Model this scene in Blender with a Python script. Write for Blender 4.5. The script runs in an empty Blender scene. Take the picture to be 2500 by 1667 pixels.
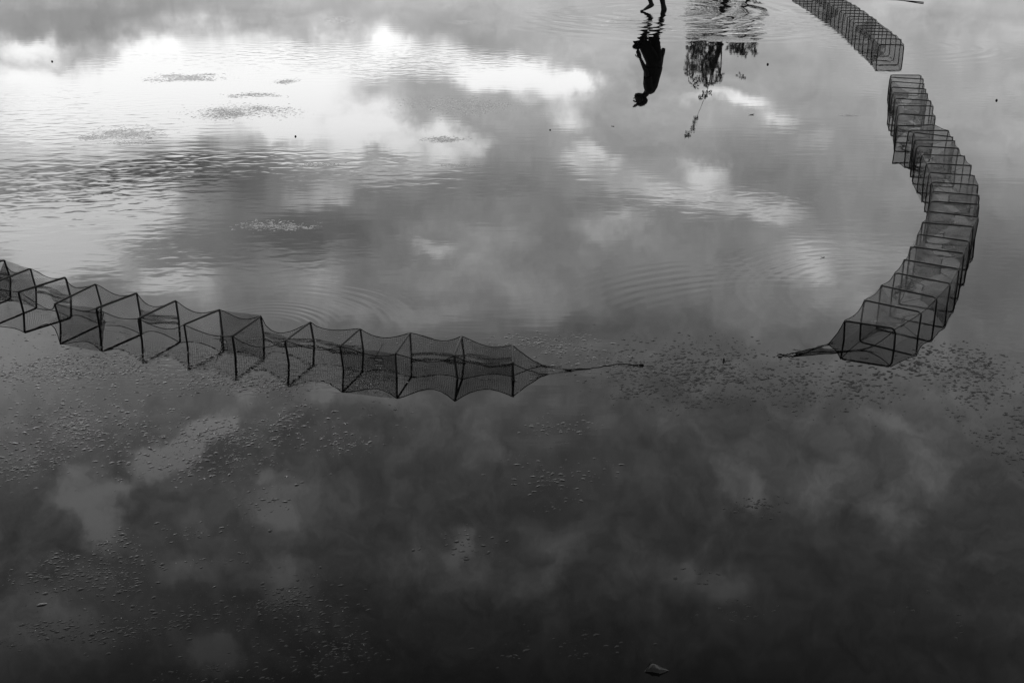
import bpy, math, random
import numpy as np
from mathutils import Vector
# Monochrome photograph: shallow tidal water mirroring a clouded sky, three net traps, a wading person.
# units are metres; camera at the origin looks along +Y from 2.9 m up
SKY_GAIN = 1.0
CAST_GAIN = 2.9
BLOB = 1.28
CLOUD_CAP = 1.33
FB1 = 1.4
FB2 = 1.1
FB3 = 2.5
RIPPLE = .0007
# ruffled patches: centre, radii, crest angle, height, fineness
WIND = [(-4.4, 10.3, 2.9, 2.3, -26, .0026, .9), (-5.5, 13.6, 3.4, 2.4, -14, .0022, 1), (-2.4, 11.4, 2.4, 1.0, -20, .0020, 1), (-2.2, 8.8, 2.2, 1.2, -22, .0010, 1), (-.5, 10.8, 1.6, .8, -20, .0009, 1), (3.2, 20.6, 2.2, 2.2, 4, .006, 1), (1.7, 10.2, 1.6, .9, 12, .0009, 1),
        (-1.75, 6.72, 1.7, .45, 8, .0012, 4), (3.2, 8.3, 1.5, 2.6, 0, .0005, 1.6), (5.0, 16, 1.6, 3.5, 0, .0008, 1.2), (5.1, 19.6, 1.0, 3.6, 0, .0035, 1), (-2.5, 17, 4, 2.2, -6, .0022, 1)]
# rings: centre, mean radius, half width, wavelength, height, mask centre, mask radius (0 = none)
RINGS = [(2.15, 22.0, 1.6, 1.9, .46, .0026, 3.0, 20.7, 3.6), (2.57, 22.0, 2.0, 2.3, .38, .0022, 3.1, 20.7, 3.6), (5.6, 18.3, 1.1, 1.1, .27, .0005, 6.4, 17.6, 1.6), (2.5, 7.9, .95, .6, .085, .00012, 1.9, 8.5, 1.2),
         (1.75, 6.7, 1.75, .6, .11, .00016, 1.1, 8.4, 1.1), (-1.56, 7.3, .42, .22, .055, .00016, -1.5, 7.7, .6), (-1.5, 7.3, .85, .3, .08, .00014, -1.0, 7.9, .7)]
BASE=[(7.05,-0.088),(8.78,0.023),(10.55,0.146),(12.33,0.200),(14.14,0.058),(15.96,-0.009),(17.79,-0.001),(19.63,0.101),(21.48,-0.027),(23.32,-0.355),(25.17,-0.711),(27.01,-0.883),(28.84,-0.894),(30.65,-0.932),(32.45,-1.193),(34.23,-1.697),(35.98,-2.301),(37.14,-2.811),]
CLOUDS=[
(-19.10,7.07,7.65,0.81,0,-0.65),(-20.62,8.20,2.19,0.69,0,1.31),(-18.49,8.67,1.74,1.45,0,-0.41),(-16.33,8.77,1.68,0.94,0,1.29),(-12.78,9.43,7.84,2.14,0,1.24),(-7.28,9.41,4.95,1.42,0,1.43),
(-4.02,9.55,3.41,1.05,0,1.38),(0.00,9.66,2.52,0.88,12,1.07),(1.66,10.45,3.22,1.33,12,1.46),(3.50,10.62,1.15,0.55,0,1.39),(-1.29,10.37,2.07,0.62,0,1.36),(-4.61,10.90,3.67,0.71,4,-0.02),
(-19.52,10.29,6.77,1.77,0,1.42),(-14.79,10.46,5.17,1.29,0,1.47),(-14.75,11.76,9.14,1.62,-2,1.51),(-6.50,12.40,2.53,1.12,-12,1.60),(-3.74,12.88,2.80,0.63,0,1.25),(-9.36,11.11,4.50,1.21,0,1.46),
(-10.14,11.97,2.03,0.88,0,1.34),(2.98,12.40,1.74,0.72,0,1.05),(-16.33,14.29,3.28,1.13,-8,-1.78),(-18.35,14.40,1.93,0.73,0,-1.65),(-20.97,13.66,3.10,0.80,-5,-0.55),(-20.36,15.32,5.89,1.41,2,2.60),
(-17.68,16.08,2.84,0.74,0,2.50),(-21.00,16.24,1.26,0.47,0,-0.76),(-19.39,16.44,0.97,0.43,0,-0.31),(-20.49,17.51,3.42,1.18,0,2.19),(-16.73,18.59,1.57,0.71,-10,1.93),(-14.76,19.03,2.06,1.00,0,1.13),
(-21.90,16.58,1.87,0.85,0,1.61),(-10.66,16.78,6.97,1.46,3,-0.72),(-7.59,15.64,5.16,1.58,-10,-0.33),(-12.85,14.33,3.38,1.33,-10,-0.79),(-2.71,17.77,4.35,2.29,0,0.78),(-4.25,17.56,1.44,0.57,10,0.95),
(-8.01,14.69,1.63,0.63,-15,0.83),(-9.80,15.10,1.15,0.56,-20,0.59),(-5.46,14.07,1.87,0.56,0,0.80),(-3.57,13.60,1.41,0.56,0,1.07),(-4.93,20.85,3.68,0.81,5,0.39),(-1.39,21.29,3.47,0.92,0,0.29),
(-8.98,20.05,2.40,1.14,20,0.71),(-0.20,19.91,4.91,1.15,5,0.18),(1.98,21.28,3.96,0.69,0,-0.33),(8.74,14.43,1.73,0.58,10,1.01),(8.31,15.11,3.49,0.95,8,0.41),(6.26,15.41,3.06,0.68,8,0.67),
(4.52,14.00,1.05,0.50,20,1.27),(3.40,14.56,1.18,0.57,0,0.99),(12.36,15.96,1.83,0.62,0,0.90),(10.23,15.98,3.01,0.79,8,0.41),(4.99,16.99,1.91,0.69,0,0.82),(7.53,18.19,5.49,1.60,0,0.31),
(15.40,18.08,4.30,2.44,0,0.81),(13.59,18.40,1.38,0.78,0,0.95),(9.65,11.42,1.69,0.40,0,0.94),(10.91,11.45,1.57,0.35,0,0.68),(12.12,12.06,1.34,0.31,0,1.03),(13.53,12.88,1.00,0.39,0,0.62),
(6.72,21.34,6.86,1.26,0,-0.44),(21.48,18.36,3.18,3.86,0,-0.54),(12.12,14.19,3.62,1.00,10,-0.34),(-22.68,21.69,14.99,5.97,0,0.38),(-16.11,26.23,2.75,0.93,-18,2.08),(-14.61,25.86,1.45,0.62,0,1.65),
(-16.65,26.65,1.91,0.88,-10,1.50),(-20.65,27.96,2.08,0.96,20,1.47),(-20.03,29.28,1.17,0.81,30,1.34),(-20.75,26.72,1.25,0.60,0,0.92),(-19.01,27.77,0.94,0.43,0,1.05),(-22.83,29.25,2.72,1.01,-10,-0.05),
(-23.33,26.73,2.65,0.59,-10,-0.01),(-18.49,26.78,1.64,0.76,-20,0.07),(-15.79,28.45,2.19,1.54,0,0.22),(-11.22,28.91,2.78,1.68,-20,0.95),(-12.33,27.77,1.00,0.45,0,1.07),(-11.89,31.89,2.32,0.83,0,1.03),
(-16.62,31.18,1.61,0.69,0,1.00),(-15.74,34.64,1.92,1.02,20,1.62),(-7.47,24.34,3.24,1.03,0,0.78),(-12.98,24.15,1.93,0.90,-30,0.71),(-8.75,25.64,3.00,0.91,0,0.09),(-14.65,28.94,3.46,1.98,0,0.19),
(-23.87,32.91,5.07,1.84,0,0.70),(-1.23,25.90,1.54,1.38,20,0.47),(-1.14,27.00,1.03,0.92,30,0.42),(-5.12,31.45,3.71,1.01,-8,0.65),(-2.56,31.08,1.20,0.90,0,0.91),(2.45,31.17,1.86,0.95,25,0.84),
(-1.94,32.53,2.56,1.00,-10,0.69),(1.41,32.89,2.03,0.78,-20,0.63),(7.17,26.24,1.52,0.68,0,0.36),(8.33,32.00,1.97,0.84,0,0.66),(6.01,32.31,1.60,0.78,20,0.53),(1.68,29.01,3.67,1.71,0,-0.35),
(7.40,30.53,2.35,1.57,0,-0.31),(-3.97,28.78,3.65,1.59,0,-0.14),(19.04,24.57,2.06,0.74,5,0.58),(15.00,24.95,1.91,0.58,-8,0.43),(11.75,28.00,2.00,0.81,15,0.79),(12.77,28.15,1.24,0.67,0,0.73),
(16.11,27.88,1.45,1.32,0,0.57),(19.33,27.99,1.64,0.97,15,0.63),(20.73,26.02,1.82,1.08,20,0.54),(10.48,32.55,3.14,1.05,0,0.75),(17.87,27.92,1.66,0.78,0,-0.23),(24.28,28.03,3.74,4.59,0,-0.28),
(16.00,31.87,8.24,1.51,0,-0.08),(21.83,32.28,10.83,3.95,0,-0.32),(16.78,26.91,5.96,2.64,0,0.21),(14.17,26.30,4.86,1.11,0,0.08),(23.69,29.87,1.35,0.52,0,0.37),(7.67,35.04,5.41,1.74,0,-0.04),
]
LEFT=[
(-3.789,8.484,-3.936,8.025,0.142),(-3.480,8.273,-3.697,7.909,0.142),(-3.238,8.093,-3.398,7.767,0.142),(-2.943,7.913,-3.155,7.640,0.142),
(-2.705,7.782,-2.856,7.432,0.142),(-2.391,7.613,-2.564,7.332,0.142),(-2.111,7.477,-2.256,7.152,0.142),(-1.802,7.314,-1.956,7.052,0.142),
(-1.527,7.211,-1.633,6.878,0.142),(-1.209,7.104,-1.311,6.797,0.142),(-0.901,6.995,-0.984,6.714,0.142),(-0.599,6.926,-0.658,6.615,0.142),
(-0.295,6.887,-0.326,6.583,0.137),(-0.000,6.844,0.005,6.564,0.100),]
MID=[
(4.561,15.376,4.912,15.331,0.120),(4.461,15.056,4.825,14.947,0.150),(4.348,14.616,4.699,14.512,0.180),(4.209,14.123,4.564,14.014,0.210),
(4.140,13.805,4.503,13.749,0.206),(4.087,13.538,4.439,13.429,0.201),(4.021,13.196,4.380,13.144,0.197),(3.916,12.795,4.267,12.707,0.193),
(3.750,12.264,4.138,12.331,0.189),(3.819,12.090,4.197,12.075,0.184),(3.841,12.006,4.161,11.820,0.180),(3.761,11.700,4.125,11.659,0.179),
(3.713,11.461,4.061,11.355,0.177),(3.661,11.142,4.030,11.092,0.176),(3.610,10.834,3.972,10.739,0.175),(3.540,10.523,3.899,10.444,0.174),
(3.464,10.218,3.817,10.111,0.172),(3.386,9.938,3.717,9.792,0.171),(3.283,9.643,3.637,9.556,0.170),(3.179,9.363,3.512,9.205,0.169),
(3.047,9.075,3.392,8.968,0.168),(2.934,8.796,3.254,8.623,0.166),(2.794,8.498,3.118,8.339,0.165),(2.670,8.224,2.992,8.051,0.161),
(2.537,7.967,2.841,7.757,0.156),(2.383,7.731,2.674,7.503,0.152),(2.212,7.486,2.506,7.258,0.140),(2.013,7.168,2.285,7.039,0.126),
]
FAR=[
(4.918,17.289,5.264,17.289,0.178),(4.983,17.788,5.355,17.745,0.178),(5.022,18.178,5.380,18.074,0.178),(5.042,18.489,5.412,18.422,0.178),
(5.061,18.782,5.439,18.741,0.178),(5.074,19.078,5.441,18.993,0.178),(5.096,19.353,5.476,19.309,0.178),(5.137,19.703,5.509,19.628,0.178),
(5.168,20.011,5.543,19.972,0.178),(5.198,20.369,5.553,20.248,0.178),(5.206,20.672,5.582,20.630,0.178),(5.226,20.992,5.601,20.949,0.178),
(5.232,21.313,5.609,21.296,0.178),(5.251,21.671,5.625,21.608,0.178),(5.254,21.975,5.620,21.910,0.178),(5.259,22.283,5.628,22.216,0.178),
(5.264,22.598,5.636,22.530,0.178),(5.269,22.923,5.644,22.852,0.178),(5.275,23.256,5.653,23.184,0.178),(5.280,23.599,5.661,23.525,0.178),
(5.286,23.952,5.670,23.875,0.178),(5.292,24.315,5.679,24.236,0.178),(5.298,24.688,5.689,24.607,0.178),]
CASTS=[
(-2.40,6.85,0.60,0.37,700),(-2.15,5.87,0.70,0.43,1300),(-2.40,5.56,0.22,0.26,250),(-2.70,6.67,0.35,0.29,350),(-1.68,6.52,0.39,0.17,220),(-1.34,6.44,0.20,0.11,90),
(-1.33,5.56,0.24,0.26,150),(-1.18,6.02,0.24,0.30,130),(-0.89,5.78,0.17,0.19,80),(-1.79,4.53,0.27,0.19,480),(-1.74,4.15,0.21,0.11,220),(-1.47,4.18,0.27,0.14,240),
(-1.23,4.29,0.25,0.14,90),(-0.88,4.35,0.20,0.20,330),(-0.78,4.07,0.24,0.16,260),(-1.42,4.89,0.11,0.07,45),(-1.21,4.67,0.16,0.05,25),(-1.74,4.82,0.11,0.10,70),
(-1.18,5.11,0.13,0.23,50),(-1.05,3.89,0.23,0.10,90),(2.59,6.55,0.32,0.49,620),(1.76,6.55,0.37,0.40,420),(1.06,6.73,0.64,0.39,650),(0.20,7.10,0.37,0.17,230),
(0.81,6.55,0.35,0.29,200),(0.45,6.82,0.36,0.24,160),(0.20,5.43,0.26,0.25,90),(0.26,5.97,0.21,0.15,60),(-0.68,6.44,0.18,0.28,90),(2.46,5.73,0.12,0.41,110),
(1.10,5.15,0.13,0.08,40),(0.77,4.53,0.07,0.06,14),(0.90,4.29,0.13,0.06,26),(1.13,6.38,0.45,0.22,160),(-0.87,7.13,0.62,0.08,60),(-1.50,6.52,0.69,0.08,120),
(2.24,6.73,0.28,0.18,90),(0.20,4.05,0.39,0.16,60),(-0.23,4.76,0.21,0.13,60),(1.71,4.26,0.20,0.17,12),]
FLATS=[
(-3.05,13.83,0.56,0.47),(-3.95,12.73,0.46,0.44),(-0.55,14.15,0.69,0.58),(-1.79,9.54,0.37,0.18),(-4.02,15.85,0.56,0.36),(-2.78,15.58,0.16,0.21),(-0.67,12.48,0.29,0.16),(3.15,18.88,0.45,0.35),(-1.78,11.48,0.23,0.09),(-0.49,11.45,0.19,0.06),(3.63,13.63,0.13,0.08),(-2.73,20.87,0.40,0.42),(-0.75,20.64,0.33,0.32),(-3.05,14.76,0.29,0.17),(-3.76,12.33,0.24,0.10),]

# ------------------------------------------------------------------ helpers
rng = random.Random(11)
nrng = np.random.default_rng(5)
scene = bpy.context.scene
COL = scene.collection
PI = math.pi

def tag(o, label=None, cat=None, group=None, kind=None):
    if label: o['label'] = label
    if cat: o['category'] = cat
    if group: o['group'] = group
    if kind: o['kind'] = kind
    return o

def empty(name, loc=(0, 0, 0)):
    o = bpy.data.objects.new(name, None)
    o.empty_display_size = 0.1
    o.location = loc
    COL.objects.link(o)
    return o

class MB:
    """collects vertices and faces of one mesh"""
    def __init__(s): s.v = []; s.f = []; s.uv = []
    def add(s, vs, fs, uvs=None):
        b = len(s.v)
        s.v += [tuple(p) for p in vs]
        s.f += [tuple(b + i for i in f) for f in fs]
        s.uv += [tuple(u) for u in uvs] if uvs is not None else [(0.0, 0.0)] * len(vs)
    def build(s, name, mat, parent=None, smooth=True, origin=(0, 0, 0)):
        me = bpy.data.meshes.new(name)
        ox, oy, oz = origin
        me.from_pydata([(x - ox, y - oy, z - oz) for x, y, z in s.v], [], s.f)
        uvl = me.uv_layers.new(name='UVMap')
        idx = np.empty(len(me.loops), dtype=np.int32); me.loops.foreach_get('vertex_index', idx)
        uv = np.array(s.uv, dtype=np.float32)[idx]
        uvl.data.foreach_set('uv', uv.ravel())
        if smooth: me.polygons.foreach_set('use_smooth', [True] * len(me.polygons))
        me.materials.append(mat)
        me.update()
        o = bpy.data.objects.new(name, me)
        o.location = origin if parent is None else (0, 0, 0)
        COL.objects.link(o)
        if parent: o.parent = parent
        return o

def sweep(mb, pts, rad, segs=6, closed=False, caps=True, flat=None):
    """tube along a polyline; rad = number, or list of numbers / (rx, ry) with ry along 'flat' axis"""
    P = [Vector(p) for p in pts]; n = len(P)
    R = rad if isinstance(rad, (list, tuple)) and len(rad) == n else [rad] * n
    vs = []
    up = None
    for i in range(n):
        if closed: t = P[(i + 1) % n] - P[i - 1]
        else: t = P[min(i + 1, n - 1)] - P[max(i - 1, 0)]
        if t.length < 1e-9: t = Vector((0, 0, 1))
        t.normalize()
        if flat is not None:
            a = Vector(flat); b = t.cross(a)
            if b.length < 1e-4: b = Vector((1, 0, 0))
            b.normalize(); a = b.cross(t).normalized()
        else:
            if up is None:
                up = Vector((0, 0, 1)) if abs(t.z) < .9 else Vector((1, 0, 0))
            a = (up - t * up.dot(t))
            if a.length < 1e-4: a = t.orthogonal()
            a.normalize(); up = a; b = t.cross(a)
        r = R[i]
        ra, rb = (r, r) if not isinstance(r, (list, tuple)) else (r[1], r[0])
        for k in range(segs):
            w = 2 * PI * k / segs
            vs.append(P[i] + a * (math.cos(w) * ra) + b * (math.sin(w) * rb))
    fs = []
    m = n if closed else n - 1
    for i in range(m):
        j = (i + 1) % n
        for k in range(segs):
            l = (k + 1) % segs
            fs.append((i * segs + k, i * segs + l, j * segs + l, j * segs + k))
    if not closed and caps:
        fs.append(tuple(range(segs))[::-1]); fs.append(tuple((n - 1) * segs + k for k in range(segs)))
    mb.add(vs, fs)

def fuse(name, mb, mat, parent, voxel=.008, smooth_iter=4):
    """fuse the tubes of mb into one continuous skin"""
    o = mb.build(name, mat, parent)
    m = o.modifiers.new('r', 'REMESH'); m.mode = 'VOXEL'; m.voxel_size = voxel; m.use_smooth_shade = True
    s = o.modifiers.new('s', 'SMOOTH'); s.factor = .5; s.iterations = smooth_iter
    bpy.context.view_layer.update()
    dg = bpy.context.evaluated_depsgraph_get()
    me = bpy.data.meshes.new_from_object(o.evaluated_get(dg))
    o.modifiers.clear()
    old = o.data; o.data = me; bpy.data.meshes.remove(old); me.name = name
    if not me.materials: me.materials.append(mat)
    me.polygons.foreach_set('use_smooth', [True] * len(me.polygons))
    return o

# ------------------------------------------------------------------ node helpers
class NT:
    def __init__(s, tree): s.t = tree; s.n = tree.nodes; s.l = tree.links
    def node(s, typ, **kw):
        n = s.n.new(typ)
        for k, v in kw.items(): setattr(n, k, v)
        return n
    def put(s, sock, v):
        if isinstance(v, bpy.types.NodeSocket): s.l.new(v, sock)
        elif v is not None: sock.default_value = v
    def m(s, op, a, b=None, c=None, clamp=False):
        n = s.node('ShaderNodeMath', operation=op, use_clamp=clamp)
        for i, v in enumerate((a, b, c)): s.put(n.inputs[i], v) if v is not None else None
        return n.outputs[0]
    def vm(s, op, a, b=None, out=0):
        n = s.node('ShaderNodeVectorMath', operation=op)
        s.put(n.inputs[0], a)
        if b is not None:
            if op == 'SCALE': s.put(n.inputs['Scale'], b)
            else: s.put(n.inputs[1], b)
        return n.outputs[out]
    def xyz(s, x, y, z=0.0):
        n = s.node('ShaderNodeCombineXYZ')
        for i, v in enumerate((x, y, z)): s.put(n.inputs[i], v)
        return n.outputs[0]
    def sep(s, v):
        n = s.node('ShaderNodeSeparateXYZ'); s.put(n.inputs[0], v); return n.outputs
    def noise(s, vec, scale, detail=2.0, rough=.5, col=False, dist=0.0):
        n = s.node('ShaderNodeTexNoise')
        s.put(n.inputs['Vector'], vec); n.inputs['Scale'].default_value = scale
        n.inputs['Detail'].default_value = detail; n.inputs['Roughness'].default_value = rough
        n.inputs['Distortion'].default_value = dist
        return n.outputs['Color' if col else 'Fac']
    def smooth(s, v, a, b, lo=0.0, hi=1.0):
        n = s.node('ShaderNodeMapRange', interpolation_type='SMOOTHSTEP')
        s.put(n.inputs['Value'], v)
        n.inputs['From Min'].default_value = a; n.inputs['From Max'].default_value = b
        n.inputs['To Min'].default_value = lo; n.inputs['To Max'].default_value = hi
        return n.outputs[0]
    def blob(s, vec, loc, size, rot=0.0):
        """soft round bump of radius size (ellipse, turned by rot degrees), 1 in its centre"""
        mp = s.node('ShaderNodeMapping', vector_type='TEXTURE')
        s.put(mp.inputs['Vector'], vec)
        mp.inputs['Location'].default_value = (loc[0], loc[1], 0)
        mp.inputs['Rotation'].default_value = (0, 0, math.radians(rot))
        mp.inputs['Scale'].default_value = (size[0], size[1], 1)
        g = s.node('ShaderNodeTexGradient', gradient_type='SPHERICAL')
        s.l.new(mp.outputs[0], g.inputs[0])
        return s.smooth(g.outputs['Fac'], 0.0, .92)

def grey(v): return (v, v, v, 1.0)

def new_mat(name):
    m = bpy.data.materials.new(name); m.use_nodes = True
    nt = NT(m.node_tree)
    b = next(n for n in nt.n if n.type == 'BSDF_PRINCIPLED')
    return m, nt, b

def plain(name, lo, hi, rough=.6, scale=20.0, bump=0.0, ior=1.45):
    m, nt, b = new_mat(name)
    tc = nt.node('ShaderNodeTexCoord')
    f = nt.noise(tc.outputs['Object'], scale, 5, .6)
    r = nt.node('ShaderNodeMix', data_type='RGBA')
    nt.put(r.inputs['Factor'], nt.smooth(f, .3, .7)); r.inputs['A'].default_value = grey(lo); r.inputs['B'].default_value = grey(hi)
    nt.l.new(r.outputs['Result'], b.inputs['Base Color'])
    b.inputs['Roughness'].default_value = rough; b.inputs['IOR'].default_value = ior
    if bump:
        bp = nt.node('ShaderNodeBump'); bp.inputs['Distance'].default_value = bump
        nt.l.new(f, bp.inputs['Height']); nt.l.new(bp.outputs[0], b.inputs['Normal'])
    return m

# ------------------------------------------------------------------ world: clouded daylight sky, monochrome
SUN_EL, SUN_AZ = 58.0, -18.0
w = bpy.data.worlds.new('World'); scene.world = w; w.use_nodes = True
w.cycles.sampling_method = 'NONE'
nt = NT(w.node_tree); nt.n.clear()
tc = nt.node('ShaderNodeTexCoord')
D = nt.vm('NORMALIZE', tc.outputs['Generated'])
dx, dy, dz = nt.sep(D)
az = nt.m('MULTIPLY', nt.m('ARCTAN2', dx, dy), 180 / PI)
el = nt.m('MULTIPLY', nt.m('ARCSINE', dz), 180 / PI)
wa = nt.vm('SUBTRACT', nt.noise(D, 9, 3, .55, True), (.5, .5, .5))
wb = nt.vm('SUBTRACT', nt.noise(D, 34, 4, .6, True), (.5, .5, .5))
warp = nt.vm('ADD', nt.vm('MULTIPLY', wa, (5.5, 3.4, 0)), nt.vm('MULTIPLY', wb, (2.8, 1.9, 0)))
P = nt.vm('ADD', nt.xyz(az, el, 0), warp)
ramp = nt.node('ShaderNodeValToRGB')
cr = ramp.color_ramp; cr.interpolation = 'LINEAR'
stops = [(0.0, -.9)] + BASE + [(45.0, -2.0), (60, -1.9), (90, -1.9)]
while len(cr.elements) < len(stops): cr.elements.new(.5)
for e, (a, v) in zip(cr.elements, stops):
    e.position = a / 90.0; e.color = grey((v + 6) / 10)
nt.put(ramp.inputs[0], nt.m('DIVIDE', el, 90.0))
L = nt.m('MULTIPLY_ADD', ramp.outputs[0], 10.0, -6.0)
# cloud texture on a cloud-deck plane, so it flattens towards the horizon
q = nt.vm('DIVIDE', nt.xyz(dx, dy, 0), nt.xyz(nt.m('ADD', nt.m('ABSOLUTE', dz), .12), nt.m('ADD', nt.m('ABSOLUTE', dz), .12), 1.0))
fb = nt.m('SUBTRACT', nt.noise(q, 2.3, 7, .62, dist=.4), .5)
fb2 = nt.m('SUBTRACT', nt.noise(nt.vm('MULTIPLY', P, (1, 1.3, 1)), .3, 5, .62, dist=.1), .5)
NZ = nt.m('MULTIPLY', fb, FB1)
NZ = nt.m('MULTIPLY_ADD', fb2, FB2, NZ)
fb3 = nt.m('SUBTRACT', nt.noise(nt.vm('ADD', nt.vm('MULTIPLY', P, (1, 1.25, 1)), (31, 7, 0)), .6, 6, .66, dist=.12), .5)
NZ = nt.m('MULTIPLY_ADD', nt.m('MULTIPLY', fb3, nt.smooth(el, 19, 27, .3, 1.0)), FB3, NZ)
# sky behind the viewer dimmed, added so backlit things stay dark
L = nt.m('MULTIPLY_ADD', nt.smooth(dy, -.35, .35, 1, 0), -1.6, L)
vary = nt.m('MULTIPLY_ADD', fb, 1.6, 1.0)
sky = nt.node('ShaderNodeTexSky', sky_type='NISHITA')
sky.sun_disc = False; sky.sun_elevation = math.radians(SUN_EL); sky.sun_rotation = math.radians(SUN_AZ)
bw = nt.node('ShaderNodeRGBToBW'); nt.l.new(sky.outputs[0], bw.inputs[0])
clear = nt.m('MULTIPLY', bw.outputs[0], .02)

def sector(a0, a1, e0, e1):
    """one sector of the sky with the cloud banks that reach into it"""
    BL = None
    for a, e, ra, re, rot, amp in CLOUDS:
        rr = max(ra, re) if rot else None
        ex = (rr or ra) * BLOB + 2.6; ey = (rr or re) * BLOB + 2.0
        if a + ex < a0 or a - ex > a1 or e + ey < e0 or e - ey > e1: continue
        bl = nt.blob(P, (a, e), (ra * BLOB, re * BLOB), rot)
        BL = nt.m('MULTIPLY', bl, amp) if BL is None else nt.m('MULTIPLY_ADD', bl, amp, BL)
    BL = nt.m('SMOOTH_MIN', nt.m('MULTIPLY_ADD', BL, vary, NZ), CLOUD_CAP, .7)
    S = nt.m('POWER', 2.0, nt.m('ADD', L, BL))
    v = nt.m('MULTIPLY_ADD', S, 10.0 * SKY_GAIN, clear)
    bg = nt.node('ShaderNodeBackground'); bg.inputs['Strength'].default_value = .1
    nt.l.new(nt.xyz(v, v, v), bg.inputs['Color'])
    return bg.outputs[0]

def split(fac, lo, hi):
    mx = nt.node('ShaderNodeMixShader'); nt.put(mx.inputs[0], fac)
    nt.l.new(lo, mx.inputs[1]); nt.l.new(hi, mx.inputs[2])
    return mx.outputs[0]

def column(a0, a1):
    ec = [-90, 12.5, 18.5, 27, 90]
    sec = [sector(a0, a1, ec[i], ec[i + 1]) for i in range(4)]
    g = [nt.m('GREATER_THAN', el, c) for c in ec[1:-1]]
    return split(g[1], split(g[0], sec[0], sec[1]), split(g[2], sec[2], sec[3]))
out = nt.node('ShaderNodeOutputWorld')
nt.l.new(split(nt.m('GREATER_THAN', az, -2.0), column(-180, -2), column(-2, 180)), out.inputs[0])

sl = bpy.data.lights.new('sun', 'SUN'); sl.energy = .5; sl.angle = math.radians(12); sl.color = (1, 1, 1)
so = bpy.data.objects.new('sun', sl); COL.objects.link(so)
sd = Vector((math.sin(math.radians(SUN_AZ)) * math.cos(math.radians(SUN_EL)), math.cos(math.radians(SUN_AZ)) * math.cos(math.radians(SUN_EL)), math.sin(math.radians(SUN_EL))))
so.rotation_euler = sd.to_track_quat('Z', 'Y').to_euler()
so.location = sd * 50

# ------------------------------------------------------------------ materials
def water_mat():
    m, nt, b = new_mat('still_water')
    b.inputs['IOR'].default_value = 1.333
    g = nt.node('ShaderNodeNewGeometry'); pos = g.outputs['Position']
    x, y, z = nt.sep(pos)
    P2 = nt.xyz(x, y, 0)
    silt = nt.noise(P2, .8, 4, .6)
    r = nt.node('ShaderNodeMix', data_type='RGBA'); nt.put(r.inputs['Factor'], silt)
    r.inputs['A'].default_value = grey(.002); r.inputs['B'].default_value = grey(.009)
    nt.l.new(r.outputs['Result'], b.inputs['Base Color'])
    H = None
    def addh(v, amp):
        nonlocal H
        H = nt.m('MULTIPLY_ADD', v, amp, H) if H is not None else nt.m('MULTIPLY', v, amp)
    def rotn(ang, sx, sy, off=0.0):
        mp = nt.node('ShaderNodeMapping'); nt.put(mp.inputs['Vector'], P2)
        mp.inputs['Rotation'].default_value = (0, 0, math.radians(ang)); mp.inputs['Scale'].default_value = (sx, sy, 1)
        mp.inputs['Location'].default_value = (off, off, 0)
        return mp.outputs[0]
    patch = nt.smooth(nt.noise(rotn(0, .45, .25), 1.0, 3, .6), .42, .68)
    # faint breeze ripples everywhere, in patches
    addh(nt.m('MULTIPLY', nt.noise(rotn(6, 2.2, 9), 1.0, 2, .5), nt.m('MULTIPLY', nt.m('MULTIPLY_ADD', patch, 1.0, .12), nt.m('MULTIPLY', nt.smooth(y, 4.5, 10.0, .12, 1.0), nt.smooth(y, 10.5, 15.0, 1.0, .3)))), RIPPLE)
    # wind-ruffled water on the left
    for (cx, cy, rx, ry, ang, amp, fq) in WIND:
        k = nt.m('MULTIPLY', nt.blob(P2, (cx, cy), (rx, ry)), nt.noise(rotn(ang, 4.6 * fq, 8.5 * fq, cx), 1.0, 1.6, .5, dist=.4))
        addh(k, amp)
    # rings
    for (cx, cy, r0, wd, lam, amp, mx, my, mr) in RINGS:
        d = nt.vm('SUBTRACT', P2, (cx, cy, 0))
        rr = nt.vm('LENGTH', d, out=1)
        rr = nt.m('MULTIPLY_ADD', nt.noise(P2, 1.6, 2, .5), lam * .9, rr)
        wv = nt.m('SINE', nt.m('MULTIPLY', rr, 2 * PI / lam))
        env = nt.smooth(nt.m('ABSOLUTE', nt.m('DIVIDE', nt.m('SUBTRACT', rr, r0), wd)), 0.0, 1.0, 1.0, 0.0)
        k = nt.m('MULTIPLY', wv, env)
        if mr: k = nt.m('MULTIPLY', k, nt.blob(P2, (mx, my), (mr, mr)))
        addh(k, amp)
    bp = nt.node('ShaderNodeBump'); bp.inputs['Strength'].default_value = 1.0; bp.inputs['Distance'].default_value = 1.0
    nt.l.new(H, bp.inputs['Height'])
    nt.l.new(bp.outputs[0], b.inputs['Normal'])
    rg = nt.m('MULTIPLY_ADD', patch, .02, .012)
    nt.l.new(rg, b.inputs['Roughness'])
    return m

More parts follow.
